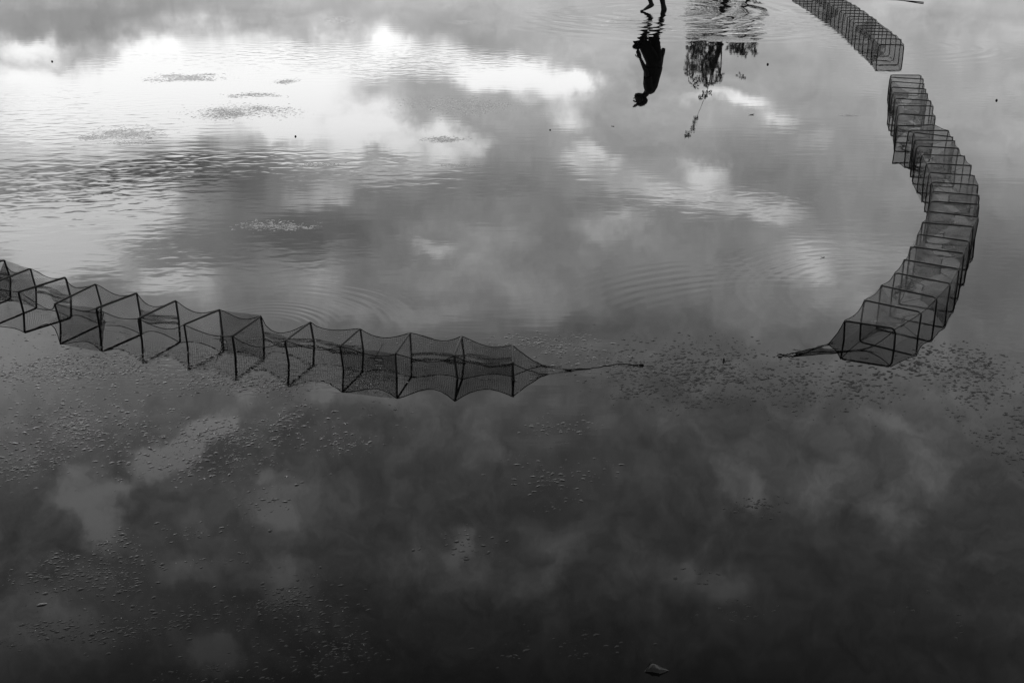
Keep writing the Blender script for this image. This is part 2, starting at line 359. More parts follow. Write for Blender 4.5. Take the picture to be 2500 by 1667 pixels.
def net_mat(name, col, cover, cell, glow, base_cover=.3, fold_gain=.3, fold_sheen=0.0, dense_end=None):
    """knotted mesh: thin threads with open holes between them"""
    m, nt, b = new_mat(name)
    nt.n.remove(b)
    o = next(n for n in nt.n if n.type == 'OUTPUT_MATERIAL')
    uv = nt.node('ShaderNodeTexCoord').outputs['UV']
    wob = nt.vm('SCALE', nt.vm('SUBTRACT', nt.noise(uv, 35, 2, .5, True), (.5, .5, .5)), cell * .8)
    u, v, _ = nt.sep(nt.vm('SCALE', nt.vm('ADD', uv, wob), 1.0 / cell))
    def line(a): return nt.m('GREATER_THAN', nt.m('ABSOLUTE', nt.m('SUBTRACT', nt.m('FRACT', a), .5)), .5 - cover * .5)
    grid = nt.m('MAXIMUM', line(u), line(v))
    fold = nt.smooth(nt.noise(uv, 9, 4, .65), .52, .8)          # bunched-up folds let less through
    # the thinnest twine between the knots is finer than the grid and dims evenly
    a = nt.m('MAXIMUM', grid, nt.m('MULTIPLY_ADD', fold, fold_gain, base_cover))
    if dense_end:        # net gets denser towards one end
        u0 = nt.sep(uv)[0]
        a = nt.m('ADD', a, nt.m('MULTIPLY', nt.smooth(u0, dense_end[0], dense_end[1]), nt.m('MULTIPLY', nt.noise(uv, 5, 4, .6), dense_end[2])), clamp=True)
    df = nt.node('ShaderNodeBsdfDiffuse'); tl = nt.node('ShaderNodeBsdfTranslucent')
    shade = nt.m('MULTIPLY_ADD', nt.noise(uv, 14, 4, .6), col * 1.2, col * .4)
    shade = nt.m('MULTIPLY_ADD', fold, fold_sheen, shade)  # highlights on the folds painted in as a lighter tone
    c = nt.xyz(shade, shade, shade)
    nt.l.new(c, df.inputs[0]); nt.l.new(c, tl.inputs[0])
    mx = nt.node('ShaderNodeMixShader'); mx.inputs[0].default_value = glow
    nt.l.new(df.outputs[0], mx.inputs[1]); nt.l.new(tl.outputs[0], mx.inputs[2])
    tr = nt.node('ShaderNodeBsdfTransparent')
    m2 = nt.node('ShaderNodeMixShader'); nt.put(m2.inputs[0], a)
    nt.l.new(tr.outputs[0], m2.inputs[1]); nt.l.new(mx.outputs[0], m2.inputs[2])
    nt.l.new(m2.outputs[0], o.inputs[0])
    return m

M_water = water_mat()
M_mud = plain('wet_mud', .003, .010, .10, 30, 0, 1.34)
M_crumb = plain('dark_mud', .004, .014, .45, 30, 0, 1.25)
M_flat = plain('mud_film', .05, .12, .16, 40, .0012, 1.36)
M_bed = plain('mud_bed', .03, .06, .7, 3)
M_rod = plain('tarred_rod', .004, .012, .55, 60, .0006)
M_cord = plain('dark_cord', .005, .016, .8, 90)
M_net_left = (net_mat('glint_net', .30, .055, .0115, .6, .02, .10, .1, (2.6, 4.0, .10)), net_mat('black_side_net', .04, .09, .0115, .5, .06, .20, 0, (2.8, 4.2, .55)))  # top panels: glints on the netting put into a lighter colour
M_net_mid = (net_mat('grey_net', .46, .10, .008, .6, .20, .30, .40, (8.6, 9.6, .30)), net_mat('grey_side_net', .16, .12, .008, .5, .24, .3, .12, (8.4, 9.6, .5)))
M_net_far = (net_mat('fine_glint_net', .26, .10, .009, .5, .26, .2), net_mat('fine_side_net', .16, .12, .009, .5, .32, .25))  # wet glints on the mesh are painted into its paler colours
M_bunch = net_mat('bunched_net', .02, .16, .006, .4, .22, .75)
M_skin = plain('skin', .018, .030, .55, 12)
M_cloth = plain('dark_cloth', .010, .020, .9, 25, .002)
M_shirt = plain('shirt_cloth', .016, .026, .9, 25, .002)
M_hair = plain('hair', .006, .01, .6, 80)
M_leaf = plain('leaf', .06, .12, .6, 4)
M_bark = plain('bark', .03, .06, .85, 9, .02)
M_stone = plain('pale_stone', .05, .11, .6, 22, .004)
M_wood = plain('driftwood', .5, .65, .8, 40, .002)
M_pole = plain('bamboo', .02, .04, .6, 8)
M_debris = plain('wet_debris', .006, .016, .6, 40)
M_float = plain('float_foam', .05, .12, .6, 30)

# ------------------------------------------------------------------ setting: mud bed, water, far shore
def sheet(name, z, mat, x0, x1, y0, y1):
    mb = MB(); mb.add([(x0, y0, z), (x1, y0, z), (x1, y1, z), (x0, y1, z)], [(0, 1, 2, 3)])
    return mb.build(name, mat, smooth=False)
tag(sheet('ground', -.12, M_bed, -1500, 1500, -300, 2500), kind='structure')
tag(sheet('water', 0.0, M_water, -1500, 1500, -300, 2500), kind='structure')
# low far bank the trees stand on
mb = MB(); vs = []; fs = []; NX, NY = 60, 8
for j in range(NY + 1):
    for i in range(NX + 1):
        X = -90 + 180 * i / NX; t = j / NY
        Y = 56 + 40 * t + 3 * math.sin(X * .11) + 1.5 * math.sin(X * .31)
        vs.append((X, Y, -.1 + .75 * min(1, t * 3.2) ** .6 + .08 * math.sin(X * .9 + Y)))
for j in range(NY):
    for i in range(NX):
        a = j * (NX + 1) + i; fs.append((a, a + 1, a + NX + 2, a + NX + 1))
mb.add(vs, fs); tag(mb.build('shore', M_bed), kind='structure')

# ------------------------------------------------------------------ mud: worm casts and low flats just breaking the surface
def x_flat(f): return f[0] > 3

def cast_field(name, mat, label, rows, hlo, hhi, size):
    """scatter of little mounds, each sloping smoothly out of the water"""
    X = []; Y = []
    for (cx, cy, rx, ry, n) in rows:
        n = int(n * CAST_GAIN); K = 12
        cu = nrng.normal(0, .5, K); cv = nrng.normal(0, .5, K); cs = .10 + .22 * nrng.random(K)
        k = nrng.integers(0, K, n); cl = nrng.random(n) < .7
        u = np.where(cl, cu[k] + nrng.normal(size=n) * cs[k], nrng.normal(0, .5, n))
        v = np.where(cl, cv[k] + nrng.normal(size=n) * cs[k], nrng.normal(0, .5, n))
        X.append(cx + u * rx); Y.append(cy + v * ry)
    X = np.concatenate(X); Y = np.concatenate(Y); N = len(X); K = 9
    sz = size * (.45 + 1.5 * nrng.random(N) ** 3.2)
    sx = sz * (1.0 + .8 * nrng.random(N)); sy = sz * (.65 + .5 * nrng.random(N))
    h = sz * (hlo + (hhi - hlo) * nrng.random(N)); ang = nrng.normal(.25, .5, N)
    h *= np.clip((Y - 3.2) / 2.6, .4, 1.0); offx = nrng.normal(0, .18, N); offy = nrng.normal(0, .25, N)
    rings = (.4, .75, 1.1, 1.55); vs = np.zeros((N, 1 + 4 * K, 3))
    irr = 1 + .24 * nrng.normal(size=(N, K))
    irr = (irr + np.roll(irr, 1, 1)) / 2
    ca, sa = np.cos(ang), np.sin(ang)
    vs[:, 0, 0] = X + (offx * sx * ca - offy * sy * sa); vs[:, 0, 1] = Y + (offx * sx * sa + offy * sy * ca); vs[:, 0, 2] = h
    for i, r_ in enumerate(rings):
        for k in range(K):
            a = 2 * PI * k / K; f = 1 - r_ / 1.55
            ex = sx * (r_ * irr[:, k] * math.cos(a) + offx * f); ey = sy * (r_ * irr[:, k] * math.sin(a) + offy * f)
            j = 1 + i * K + k
            vs[:, j, 0] = X + ex * ca - ey * sa; vs[:, j, 1] = Y + ex * sa + ey * ca
            vs[:, j, 2] = h * math.exp(-2.3 * r_ * r_) * (1 + .15 * nrng.normal(size=N)) - (.0004 if i == 3 else 0) - .00025
    fs = [(0, 1 + k, 1 + (k + 1) % K) for k in range(K)]
    fs += [(1 + i * K + k, 1 + (i + 1) * K + k, 1 + (i + 1) * K + (k + 1) % K, 1 + i * K + (k + 1) % K) for i in range(3) for k in range(K)]
    m = MB(); m.v = [tuple(p) for p in vs.reshape(-1, 3)]; m.uv = [(0, 0)] * len(m.v)
    M = 1 + 4 * K
    m.f = [tuple(o_ * M + q_ for q_ in f) for o_ in range(N) for f in fs]
    return tag(m.build(name, mat), label, 'mud casts', kind='stuff')
cast_field('mud_casts', M_mud, 'glossy little humps of wet mud dotting the near water at left', [c for c in CASTS if c[0] < .6], .04, .20, .0066)
cast_field('mud_crumbs', M_crumb, 'dark little crumbs of mud dotting the water at right', [c for c in CASTS if c[0] >= .6], .08, .26, .0062)

cast_field('mud_islands', M_flat, 'grainy islands of wet mud just breaking the surface at upper left', [(x_, y_, rx_ * .8, ry_ * .8, int((100 + 7000 * rx_ * ry_) * (.4 if y_ < 10 else 1))) for (x_, y_, rx_, ry_) in FLATS if x_ < 3], .03, .10, .0085)
mb = MB()
for fi, (cx, cy, rx, ry) in enumerate([f for f in FLATS if x_flat(f)]):
    NR, NA = 14, 48; vs = [(cx, cy, .003)]; fs = []
    ph = [rng.uniform(0, 6.28) for _ in range(5)]
    for i in range(1, NR + 1):
        for k in range(NA):
            a = 2 * PI * k / NA; t = i / NR
            e = 1 + .16 * math.sin(2 * a + ph[0]) + .12 * math.sin(3 * a + ph[1]) + .08 * math.sin(7 * a + ph[2]) + .06 * math.sin(13 * a + ph[3])
            zz = .0045 * (1 - t ** 2) - .0015 + .0012 * (rng.random() - .5) * (1.0 if i < NR else 0)
            if i == NR: zz = -.004
            vs.append((cx + rx * e * t * math.cos(a), cy + ry * e * t * math.sin(a), zz))
    for k in range(NA): fs.append((0, 1 + k, 1 + (k + 1) % NA))
    for i in range(NR - 1):
        for k in range(NA):
            a = 1 + i * NA + k; b_ = 1 + i * NA + (k + 1) % NA
            fs.append((a, a + NA, b_ + NA, b_))
    mb.add(vs, fs)
tag(mb.build('mud_flat', M_flat), 'smooth low mud flat in front of the reflected trees', 'mud flat', kind='stuff')

# ------------------------------------------------------------------ net traps
def lerp(a, b, t): return a + (b - a) * t

def rounded_frame(tl, tr, zb, lean, rad, cr=.028):
    tl, tr = Vector(tl), Vector(tr)
    bl = Vector((tl.x + lean[0], tl.y + lean[1], zb)); br = Vector((tr.x + lean[0], tr.y + lean[1], zb))
    C = [tl, tr, br, bl]; pts = []
    for i in range(4):
        p = C[i]; a = (C[i - 1] - p).normalized(); b = (C[(i + 1) % 4] - p).normalized()
        for t in (0, .33, .67, 1.0):
            q0 = p + a * cr; q2 = p + b * cr
            pts.append(q0 * (1 - t) ** 2 + p * 2 * t * (1 - t) + q2 * t * t)
    return C, pts

def make_trap(rows, label, loc, netmat, rad, lean, sag, seed, tail=None, cr=.028, funnels=2, floor=0.0):
    r = random.Random(seed)
    root = empty('fish_trap', (loc[0], loc[1], 0)); tag(root, label, 'fish trap')
    O = Vector((loc[0], loc[1], 0))
    frames = []
    for i, (ax, ay, bx, by_, z) in enumerate(rows):
        a = Vector((ax, ay, z)) - O; b = Vector((bx, by_, z)) - O
        ln = (lean[0] + r.uniform(-.014, .014), lean[1] + r.uniform(-.02, .02))
        b.z += r.uniform(-.006, .006)
        C, pts = rounded_frame(a, b, -.10, ln, rad, cr)
        pts = [p + Vector((r.uniform(-.0022, .0022), r.uniform(-.0022, .0022), r.uniform(-.002, .002))) for p in pts]
        m = MB(); sweep(m, pts, rad * r.uniform(.9, 1.12), 7, closed=True)
        m.build('frame', M_rod, root)
        frames.append(C)
    n = MB(); sd_ = [MB(), MB()]; ropes = [MB(), MB(), MB(), MB()]
    G = 9
    # ropes and net, segment by segment
    for i in range(len(frames) - 1):
        A, B = frames[i], frames[i + 1]
        seg = (A[0] - B[0]).length
        s0 = [sag * r.choice((.3, .6, 1.0, 1.0, 1.6)) * r.uniform(.7, 1.3) for _ in range(4)]; skew = [r.uniform(.7, 1.5) for _ in range(4)]
        mid = sag * r.uniform(.2, .9)
        axis = ((A[0] + A[1]) - (B[0] + B[1])) * .5
        cen0 = (A[0] + A[1] + A[2] + A[3]) / 4; cen1 = (B[0] + B[1] + B[2] + B[3]) / 4
        def edge(k, u, A=A, B=B, s0=s0, c0=cen0, c1=cen1, skew=skew):
            p = A[k].lerp(B[k], u); c = c0.lerp(c1, u)
            w_ = math.sin(PI * u ** skew[k])
            inn = (c - p).normalized()
            p = p + inn * s0[k] * w_ * .75
            if k < 2: p.z -= s0[k] * w_ * .7
            return p
        uoff = sum(((frames[j][0] - frames[j + 1][0]).length for j in range(i)), 0.0)
        off = 0.0
        for (k0, k1) in ((3, 0), (0, 1), (1, 2)):
            W = (A[k0] - A[k1]).length
            vs = []; uv = []
            ph = r.uniform(0, 6.28); wr = r.uniform(.003, .011)
            for a_ in range(G + 1):
                u = a_ / G
                e0, e1 = edge(k0, u), edge(k1, u); c = cen0.lerp(cen1, u)
                for b_ in range(G + 1):
                    v = b_ / G
                    p = e0.lerp(e1, v)
                    w_ = 4 * u * (1 - u) * 4 * v * (1 - v)
                    p = p + (c - p).normalized() * (mid * w_) 
                    fold = math.sin(v * 11 + u * 5 + ph) + .6 * math.sin(u * 13 - v * 7 + ph * 2)
                    p.z += fold * wr * 4 * u * (1 - u); p.x += fold * wr * .5 * w_
                    vs.append(p); uv.append((uoff + u * seg, off + v * W))
            fs = [(a_ * (G + 1) + b_, a_ * (G + 1) + b_ + 1, (a_ + 1) * (G + 1) + b_ + 1, (a_ + 1) * (G + 1) + b_) for a_ in range(G) for b_ in range(G)]
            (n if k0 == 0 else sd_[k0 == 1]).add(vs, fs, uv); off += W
        for k in range(4):
            sweep(ropes[k], [edge(k, t / 8) + Vector((0, 0, .001)) for t in range(9)], .0026 if k < 2 else .002, 5)
    # bunched net floating along the waterline on the far side
    for i in range(len(frames) - 1):
        if floor == 0 or r.random() > floor: continue
        A, B = frames[i], frames[i + 1]; wd = r.uniform(.10, .34); vs = []; uv = []; ph = r.uniform(0, 6.28)
        for a_ in range(13):
            u = a_ / 12
            for b_ in range(6):
                v = b_ / 5 * wd * (.55 + .45 * math.sin(u * 6 + ph)) + .03 * math.sin(u * 4 + ph)
                p = A[3].lerp(B[3], u).lerp(A[2].lerp(B[2], u), v)
                vs.append((p.x, p.y, .007 + .011 * (1 + math.sin(u * 9 + b_ * 1.3 + ph)) * (b_ != 5) + r.uniform(0, .004))); uv.append((u * .5 + i, v * .4))
        m = MB(); m.add(vs, [(a_ * 6 + b_, a_ * 6 + b_ + 1, (a_ + 1) * 6 + b_ + 1, (a_ + 1) * 6 + b_) for a_ in range(12) for b_ in range(5)], uv)
        m.build('floor_net', M_bunch, root)
    # end panel across the first frame
    for C in (frames[0],) + (() if tail else (frames[-1],)):
        vs = []; uv = []
        for a_ in range(7):
            for b_ in range(7):
                p = C[0].lerp(C[1], a_ / 6).lerp(C[3].lerp(C[2], a_ / 6), b_ / 6)
                vs.append(p + Vector((0, .012 * math.sin(a_ * 1.1 + b_), 0))); uv.append((a_ * .06, b_ * .05))
        n.add(vs, [(a_ * 7 + b_, a_ * 7 + b_ + 1, (a_ + 1) * 7 + b_ + 1, (a_ + 1) * 7 + b_) for a_ in range(6) for b_ in range(6)], uv)
    n.build('net', netmat[0], root)
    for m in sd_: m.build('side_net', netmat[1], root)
    for m in ropes: m.build('edge_rope', M_cord, root)
    # entry funnels reaching in from one side
    for i in range(1, len(frames) - 2, funnels):
        A, B = frames[i], frames[i + 1]
        side = (i // funnels) % 2
        k0, k1 = (0, 3) if side == 0 else (1, 2)
        ring = [A[k0], B[k0], B[k1].lerp(B[k0], .35), A[k1].lerp(A[k0], .35)]
        o0, o1 = (1, 2) if side == 0 else (0, 3)
        tgt = (A[o0] + B[o0] + A[o1] + B[o1]) / 4; src = sum(ring, Vector()) / 4
        tip = src.lerp(tgt, r.uniform(.5, .7)); tip.z = r.uniform(.015, .05)
        m = MB(); vs = []; uv = []; NS = 7
        for s_ in range(NS):
            t = s_ / (NS - 1)
            for k in range(12):
                q_ = k / 12 * 4; a_ = int(q_); f_ = q_ - a_
                p = ring[a_].lerp(ring[(a_ + 1) % 4], f_)
                c = tip + (p - src) * .14
                pp = p.lerp(c, t ** .8); pp.z -= .02 * 4 * t * (1 - t) * r.uniform(.6, 1.2)
                vs.append(pp + Vector((r.uniform(-.004, .004), r.uniform(-.004, .004), r.uniform(-.004, .004)))); uv.append((k / 12 * .9, t * .35))
        m.add(vs, [(s_ * 12 + k, s_ * 12 + (k + 1) % 12, (s_ + 1) * 12 + (k + 1) % 12, (s_ + 1) * 12 + k) for s_ in range(NS - 1) for k in range(12)], uv)
        f = m.build('entry_funnel', netmat[2] if len(netmat) > 2 else netmat[0], root)
        m = MB(); sweep(m, vs[-12:], .0022, 5, closed=True); sweep(m, [vs[-12], A[o0].lerp(B[o0], .5).lerp(src, .12) - Vector((0, 0, .055))], .0018, 5)
        m.build('funnel_ring', M_cord, f)
    if tail:
        tip = Vector(tail['tip']) - O; C = frames[-1]
        m = MB(); vs = []; uv = []; NS = 16; K = 24
        for s_ in range(NS + 1):
            t = s_ / NS; e = t
            for k in range(K):
                q_ = k / K * 4; a_ = int(q_); f_ = q_ - a_
                p = C[a_].lerp(C[(a_ + 1) % 4], f_)
                pp = p.lerp(tip, e); pp.z = lerp(p.z, tip.z, 1 - (1 - t) ** tail['drop'])
                if s_ < NS: pp = pp + Vector((0, 0, -1)) * (.035 * math.sin(PI * t) * (1 if a_ == 0 or p.z > .05 else .2))
                pp = pp + Vector((r.uniform(-1, 1), r.uniform(-1, 1), r.uniform(-1, 1))) * .004 * math.sin(PI * t)
                pp = tip + (pp - tip) * max(1 - e, .0) if False else pp
                if s_ == NS: pp = tip + Vector((.006 * math.cos(6.28 * k / K), .006 * math.sin(6.28 * k / K), .003 * math.sin(12.6 * k / K)))
                vs.append(pp); uv.append((k / K * .9, t * .45))
        m.add(vs, [(s_ * K + k, s_ * K + (k + 1) % K, (s_ + 1) * K + (k + 1) % K, (s_ + 1) * K + k) for s_ in range(NS) for k in range(K)], uv)
        m.build('tail_net', tail['mat'], root)
        m = MB()
        for k in range(4):
            pl = [vs[s_ * K + k * 6] for s_ in range(NS + 1)]
            sweep(m, pl, .0028, 5)
        m.build('tail_rope', M_cord, root)
        m = MB(); pts = [Vector(p) - O for p in tail['cord']]
        dense = []
        for i in range(len(pts) - 1):
            for t in range(6): dense.append(pts[i].lerp(pts[i + 1], t / 6) + Vector((0, .006 * math.sin(i * 2 + t), 0)))
        dense.append(pts[-1]); sweep(m, dense, tail.get('r', .006), 6)
        m.build('tie_cord', M_cord, root)
        fl = Vector(tail['float']) - O
        m = MB(); sweep(m, [fl + Vector((-.016, .006, .0)), fl + Vector((-.008, 0, .005)), fl + Vector((.004, -.003, .006)), fl + Vector((.014, -.006, .001))], [.002, .005, .006, .002], 9)
        m.build('knot', M_debris, root)
    return root

make_trap(LEFT, 'long black-framed net trap slanting across the left side, its tail trailing right', (-1.6, 7.1), M_net_left + (M_bunch,), .0066, (.020, .0), .040, 3,
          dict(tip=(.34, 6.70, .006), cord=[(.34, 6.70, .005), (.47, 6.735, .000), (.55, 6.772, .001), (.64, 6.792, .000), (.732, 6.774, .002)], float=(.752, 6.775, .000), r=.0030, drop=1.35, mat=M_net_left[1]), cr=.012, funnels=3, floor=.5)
make_trap(MID, 'curved net trap of grey mesh on rectangular frames along the right side, tail pointing left', (3.5, 10.5), M_net_mid, .0056, (0, 0), .020, 7,
          dict(tip=(1.66, 6.93, .012), cord=[(1.66, 6.93, .010), (1.63, 6.925, .006), (1.60, 6.922, .004)], float=(1.585, 6.921, .003), r=.004, drop=5.0, mat=M_bunch), cr=.026, funnels=2, floor=.3)
make_trap(FAR, 'straight row of close-set dark square frames, farthest trap, behind the curved grey one', (5.25, 20.5), M_net_far, .0068, (0, 0), .010, 9, None, cr=.045, funnels=6)

# ------------------------------------------------------------------ the wading person (facing left, head bowed)
PX, PY = 2.42, 22.03
person = empty('person', (PX, PY, 0))
tag(person, 'person in dark knee-length shorts and cap wading left, head bowed, arms hanging', 'person')
def V(x, y, z): return (x - PX, y, z)       # x as world X, y as depth offset from PY
AX = (0, 1, 0)
body = MB()
# legs: hip - knee - ankle
LF = -.09; RF = .10
def leg(mb, pts, k=1.0):
    sweep(mb, [p for p, _ in pts], [(a * k, b * k) for _, (a, b) in pts], 16, flat=AX)
# front (left) leg, up on its toes
leg(body, [(V(2.43, LF, .88), (.095, .085)), (V(2.36, LF, .74), (.086, .082)), (V(2.25, LF, .56), (.066, .066)), (V(2.21, LF, .49), (.058, .058)),
           (V(2.23, LF, .43), (.052, .052)), (V(2.275, LF, .33), (.056, .052)), (V(2.305, LF, .23), (.043, .040)), (V(2.335, LF, .15), (.036, .031)), (V(2.345, LF, .115), (.040, .032))])
sweep(body, [V(2.388, LF, .118), V(2.365, LF, .105), V(2.325, LF, .085), V(2.27, LF, .05), V(2.225, LF, .022), V(2.20, LF, .012)], [(.020, .022), (.034, .032), (.038, .036), (.028, .040), (.017, .046), (.012, .044)], 16, flat=AX)
for k, (dy_, ln) in enumerate(((-.036, .055), (-.016, .052), (.002, .046), (.018, .04), (.032, .032))):
    x0 = 2.212
    sweep(body, [V(x0, LF + dy_, .016), V(x0 - ln * .6, LF + dy_ * 1.1, .012), V(x0 - ln, LF + dy_ * 1.12, .006)], [.0105 if k else .013, .0105 if k else .013, .009], 8)
# rear (right) leg, foot under water
leg(body, [(V(2.47, RF, .88), (.095, .085)), (V(2.46, RF, .74), (.086, .082)), (V(2.44, RF, .56), (.068, .066)), (V(2.43, RF, .49), (.058, .058)),
           (V(2.455, RF, .43), (.053, .053)), (V(2.505, RF, .33), (.058, .054)), (V(2.54, RF, .2), (.049, .043)), (V(2.565, RF, .09), (.042, .034)), (V(2.582, RF, .02), (.050, .038)), (V(2.59, RF, -.05), (.055, .04))])
sweep(body, [V(2.62, RF, -.055), V(2.55, RF, -.05), V(2.44, RF, -.07), V(2.37, RF, -.085)], [(.03, .03), (.04, .038), (.025, .045), (.012, .042)], 14, flat=AX)
# trunk, neck and head
sweep(body, [V(2.45, 0, .80), V(2.45, 0, .90), V(2.43, 0, 1.02), V(2.405, 0, 1.16), V(2.39, 0, 1.26), V(2.37, 0, 1.34), V(2.345, 0, 1.39)],
      [(.10, .16), (.112, .165), (.10, .145), (.108, .155), (.108, .172), (.085, .165), (.05, .09)], 20, flat=AX)
sweep(body, [V(2.365, 0, 1.34), V(2.325, 0, 1.41), V(2.285, 0, 1.455)], [(.062, .062), (.052, .054), (.05, .052)], 14, flat=AX)
hc = Vector((2.225, 0, 1.505))
hd = Vector((-.52, 0, -.85)).normalized()     # chin direction
hf = Vector((-.85, 0, .52)).normalized()      # face direction
def hp(f, d, s=0.0): return V(hc.x + hf.x * f + hd.x * d, s, hc.z + hf.z * f + hd.z * d)
sweep(body, [hp(-.01, -.115), hp(-.012, -.095), hp(-.015, -.055), hp(-.012, 0), hp(.0, .05), hp(.022, .09), hp(.04, .115)],
      [(.03, .03), (.066, .056), (.093, .074), (.096, .077), (.082, .068), (.055, .05), (.026, .026)], 18, flat=AX)
sweep(body, [hp(.078, -.01), hp(.100, .018), hp(.112, .034), hp(.088, .042)], [.009, .012, .015, .012], 10)       # nose
sweep(body, [hp(.075, .072, -.02), hp(.086, .074, 0), hp(.075, .072, .02)], [.007, .010, .007], 8)                 # lips
for s in (-1, 1):
    sweep(body, [hp(-.02, -.02, s * .076), hp(-.028, .0, s * .086), hp(-.02, .028, s * .078)], [.009, .013, .008], 8)  # ears
    sweep(body, [hp(.074, -.022, s * .014), hp(.080, -.026, s * .034), hp(.066, -.02, s * .054)], [.006, .008, .006], 8)  # brow over the eye
# arms
def arm(sh, elb, wr):
    sweep(body, [sh, tuple(lerp(a, b, .35) for a, b in zip(sh, elb)), elb], [.050, .046, .038], 14)
    sweep(body, [elb, tuple(lerp(a, b, .3) for a, b in zip(elb, wr)), wr], [.038, .040, .025], 14)
def hand(wr, d, palm_n, side):
    """palm, four bent fingers and a thumb; d = pointing direction, palm_n = palm normal"""
    w_ = Vector(wr); d = Vector(d).normalized(); n_ = Vector(palm_n).normalized(); c = d.cross(n_) * side
    sweep(body, [w_ - d * .02, w_ + d * .03, w_ + d * .085], [(.024, .018), (.037, .017), (.040, .014)], 12, flat=tuple(n_))
    for k, (o_, ln) in enumerate(((-.029, .068), (-.010, .078), (.010, .073), (.028, .058))):
        b0 = w_ + d * .080 + c * o_
        b1 = b0 + (d * .8 + n_ * .25) * ln * .45; b2 = b1 + (d * .55 + n_ * .65) * ln * .35; b3 = b2 + (d * .1 + n_ * .9) * ln * .3
        sweep(body, [b0, b1, b2, b3], [.0095, .009, .0085, .007], 8)
    t0 = w_ + d * .025 - c * .03; t1 = t0 - c * .025 + d * .025 + n_ * .012; t2 = t1 - c * .005 + d * .03 + n_ * .015
    sweep(body, [t0, t1, t2], [.013, .011, .008], 8)
shL, elL, wrL = V(2.36, -.185, 1.31), V(2.30, -.215, 1.01), V(2.18, -.19, .76)
arm(shL, elL, wrL); hand(wrL, (-.35, 0, -.93), (0, 1, 0), 1)
shR, elR, wrR = V(2.40, .185, 1.31), V(2.565, .215, 1.02), V(2.61, .20, .78)
arm(shR, elR, wrR); hand(wrR, (.05, 0, -1), (0, -1, 0), -1)
fuse('body', body, M_skin, person, .0065, 3)
# shorts
sh = MB()
leg(sh, [(V(2.44, LF, .90), (.12, .11)), (V(2.36, LF, .74), (.118, .108)), (V(2.27, LF, .58), (.108, .095)), (V(2.205, LF, .49), (.105, .090)), (V(2.19, LF, .455), (.108, .09))])
leg(sh, [(V(2.47, RF, .90), (.12, .11)), (V(2.465, RF, .74), (.112, .108)), (V(2.45, RF, .58), (.100, .095)), (V(2.43, RF, .47), (.096, .090)), (V(2.43, RF, .44), (.098, .09))])
sweep(sh, [V(2.44, 0, .80), V(2.44, 0, .92), V(2.43, 0, 1.03), V(2.425, 0, 1.06)], [(.13, .185), (.14, .185), (.125, .165), (.12, .16)], 20, flat=AX)
fuse('shorts', sh, M_cloth, person, .010, 4)
# loose shirt
st = MB()
sweep(st, [V(2.43, 0, .93), V(2.425, 0, 1.0), V(2.41, 0, 1.14), V(2.395, 0, 1.26), V(2.375, 0, 1.345), V(2.35, 0, 1.385)],
      [(.165, .20), (.16, .195), (.140, .185), (.130, .195), (.10, .185), (.062, .10)], 20, flat=AX)
sweep(st, [shL, tuple(lerp(a, b, .5) for a, b in zip(shL, elL)), tuple(lerp(a, b, .8) for a, b in zip(shL, elL))], [.068, .066, .07], 14)
sweep(st, [shR, tuple(lerp(a, b, .5) for a, b in zip(shR, elR)), tuple(lerp(a, b, .8) for a, b in zip(shR, elR))], [.068, .066, .07], 14)
fuse('shirt', st, M_shirt, person, .010, 4)
# hair below the cap, cap with visor
hr = MB()
sweep(hr, [hp(-.05, -.06), hp(-.055, .0), hp(-.045, .05), hp(-.03, .075)], [(.062, .066), (.058, .07), (.04, .056), (.02, .03)], 14, flat=AX)
fuse('hair', hr, M_hair, person, .008, 2)
cp = MB()
sweep(cp, [hp(-.012, -.128), hp(-.012, -.115), hp(-.012, -.085), hp(-.012, -.045)], [(.03, .03), (.072, .06), (.099, .08), (.104, .085)], 20, flat=AX)
cap = fuse('cap', cp, M_cloth, person, .007, 2)
vz = MB(); vs = []
for i in range(9):
    a = (i / 8 - .5) * 2.4
    for r_, dz_ in ((.08, 0), (.155 + .035 * math.cos(a), .012 * math.cos(a))):
        for th in (0, .006):
            vs.append(hp(-.012 + r_ * math.cos(a), -.05 + dz_ + th - .02 * math.cos(a) * (r_ > .1), r_ * .8 * math.sin(a)))
fs = []
for i in range(8):
    a = i * 4; b = a + 4
    fs += [(a, a + 2, b + 2, b), (a + 1, b + 1, b + 3, a + 3), (a + 2, a + 3, b + 3, b + 2), (a, b, b + 1, a + 1)]
vz.add(vs, fs); vz.build('visor', M_cloth, cap)

# bundle of wet net the near hand carries
nb = MB()
o = Vector((2.135, PY - .18, .585))
for k in range(16):
    pts = []
    for t in range(9):
        a = t / 8 * 5.5 + k * 1.3
        rr_ = .055 * (1 - .25 * math.sin(k))
        pts.append(o + Vector((rr_ * math.cos(a) * 1.1 - .01, rr_ * .6 * math.sin(a * 1.3 + k), .06 * math.sin(a * .7 + k * 2.1) - .035)))
    sweep(nb, pts, .011, 6)
sweep(nb, [o + Vector((.01, 0, .07)), o + Vector((0, 0, .02)), o + Vector((-.01, 0, -.04))], [.012, .03, .045], 10)
tag(nb.build('net_bundle', M_cord, origin=tuple(o)), 'small bundle of wet dark net hanging from the hand of the wading person', 'net bundle')

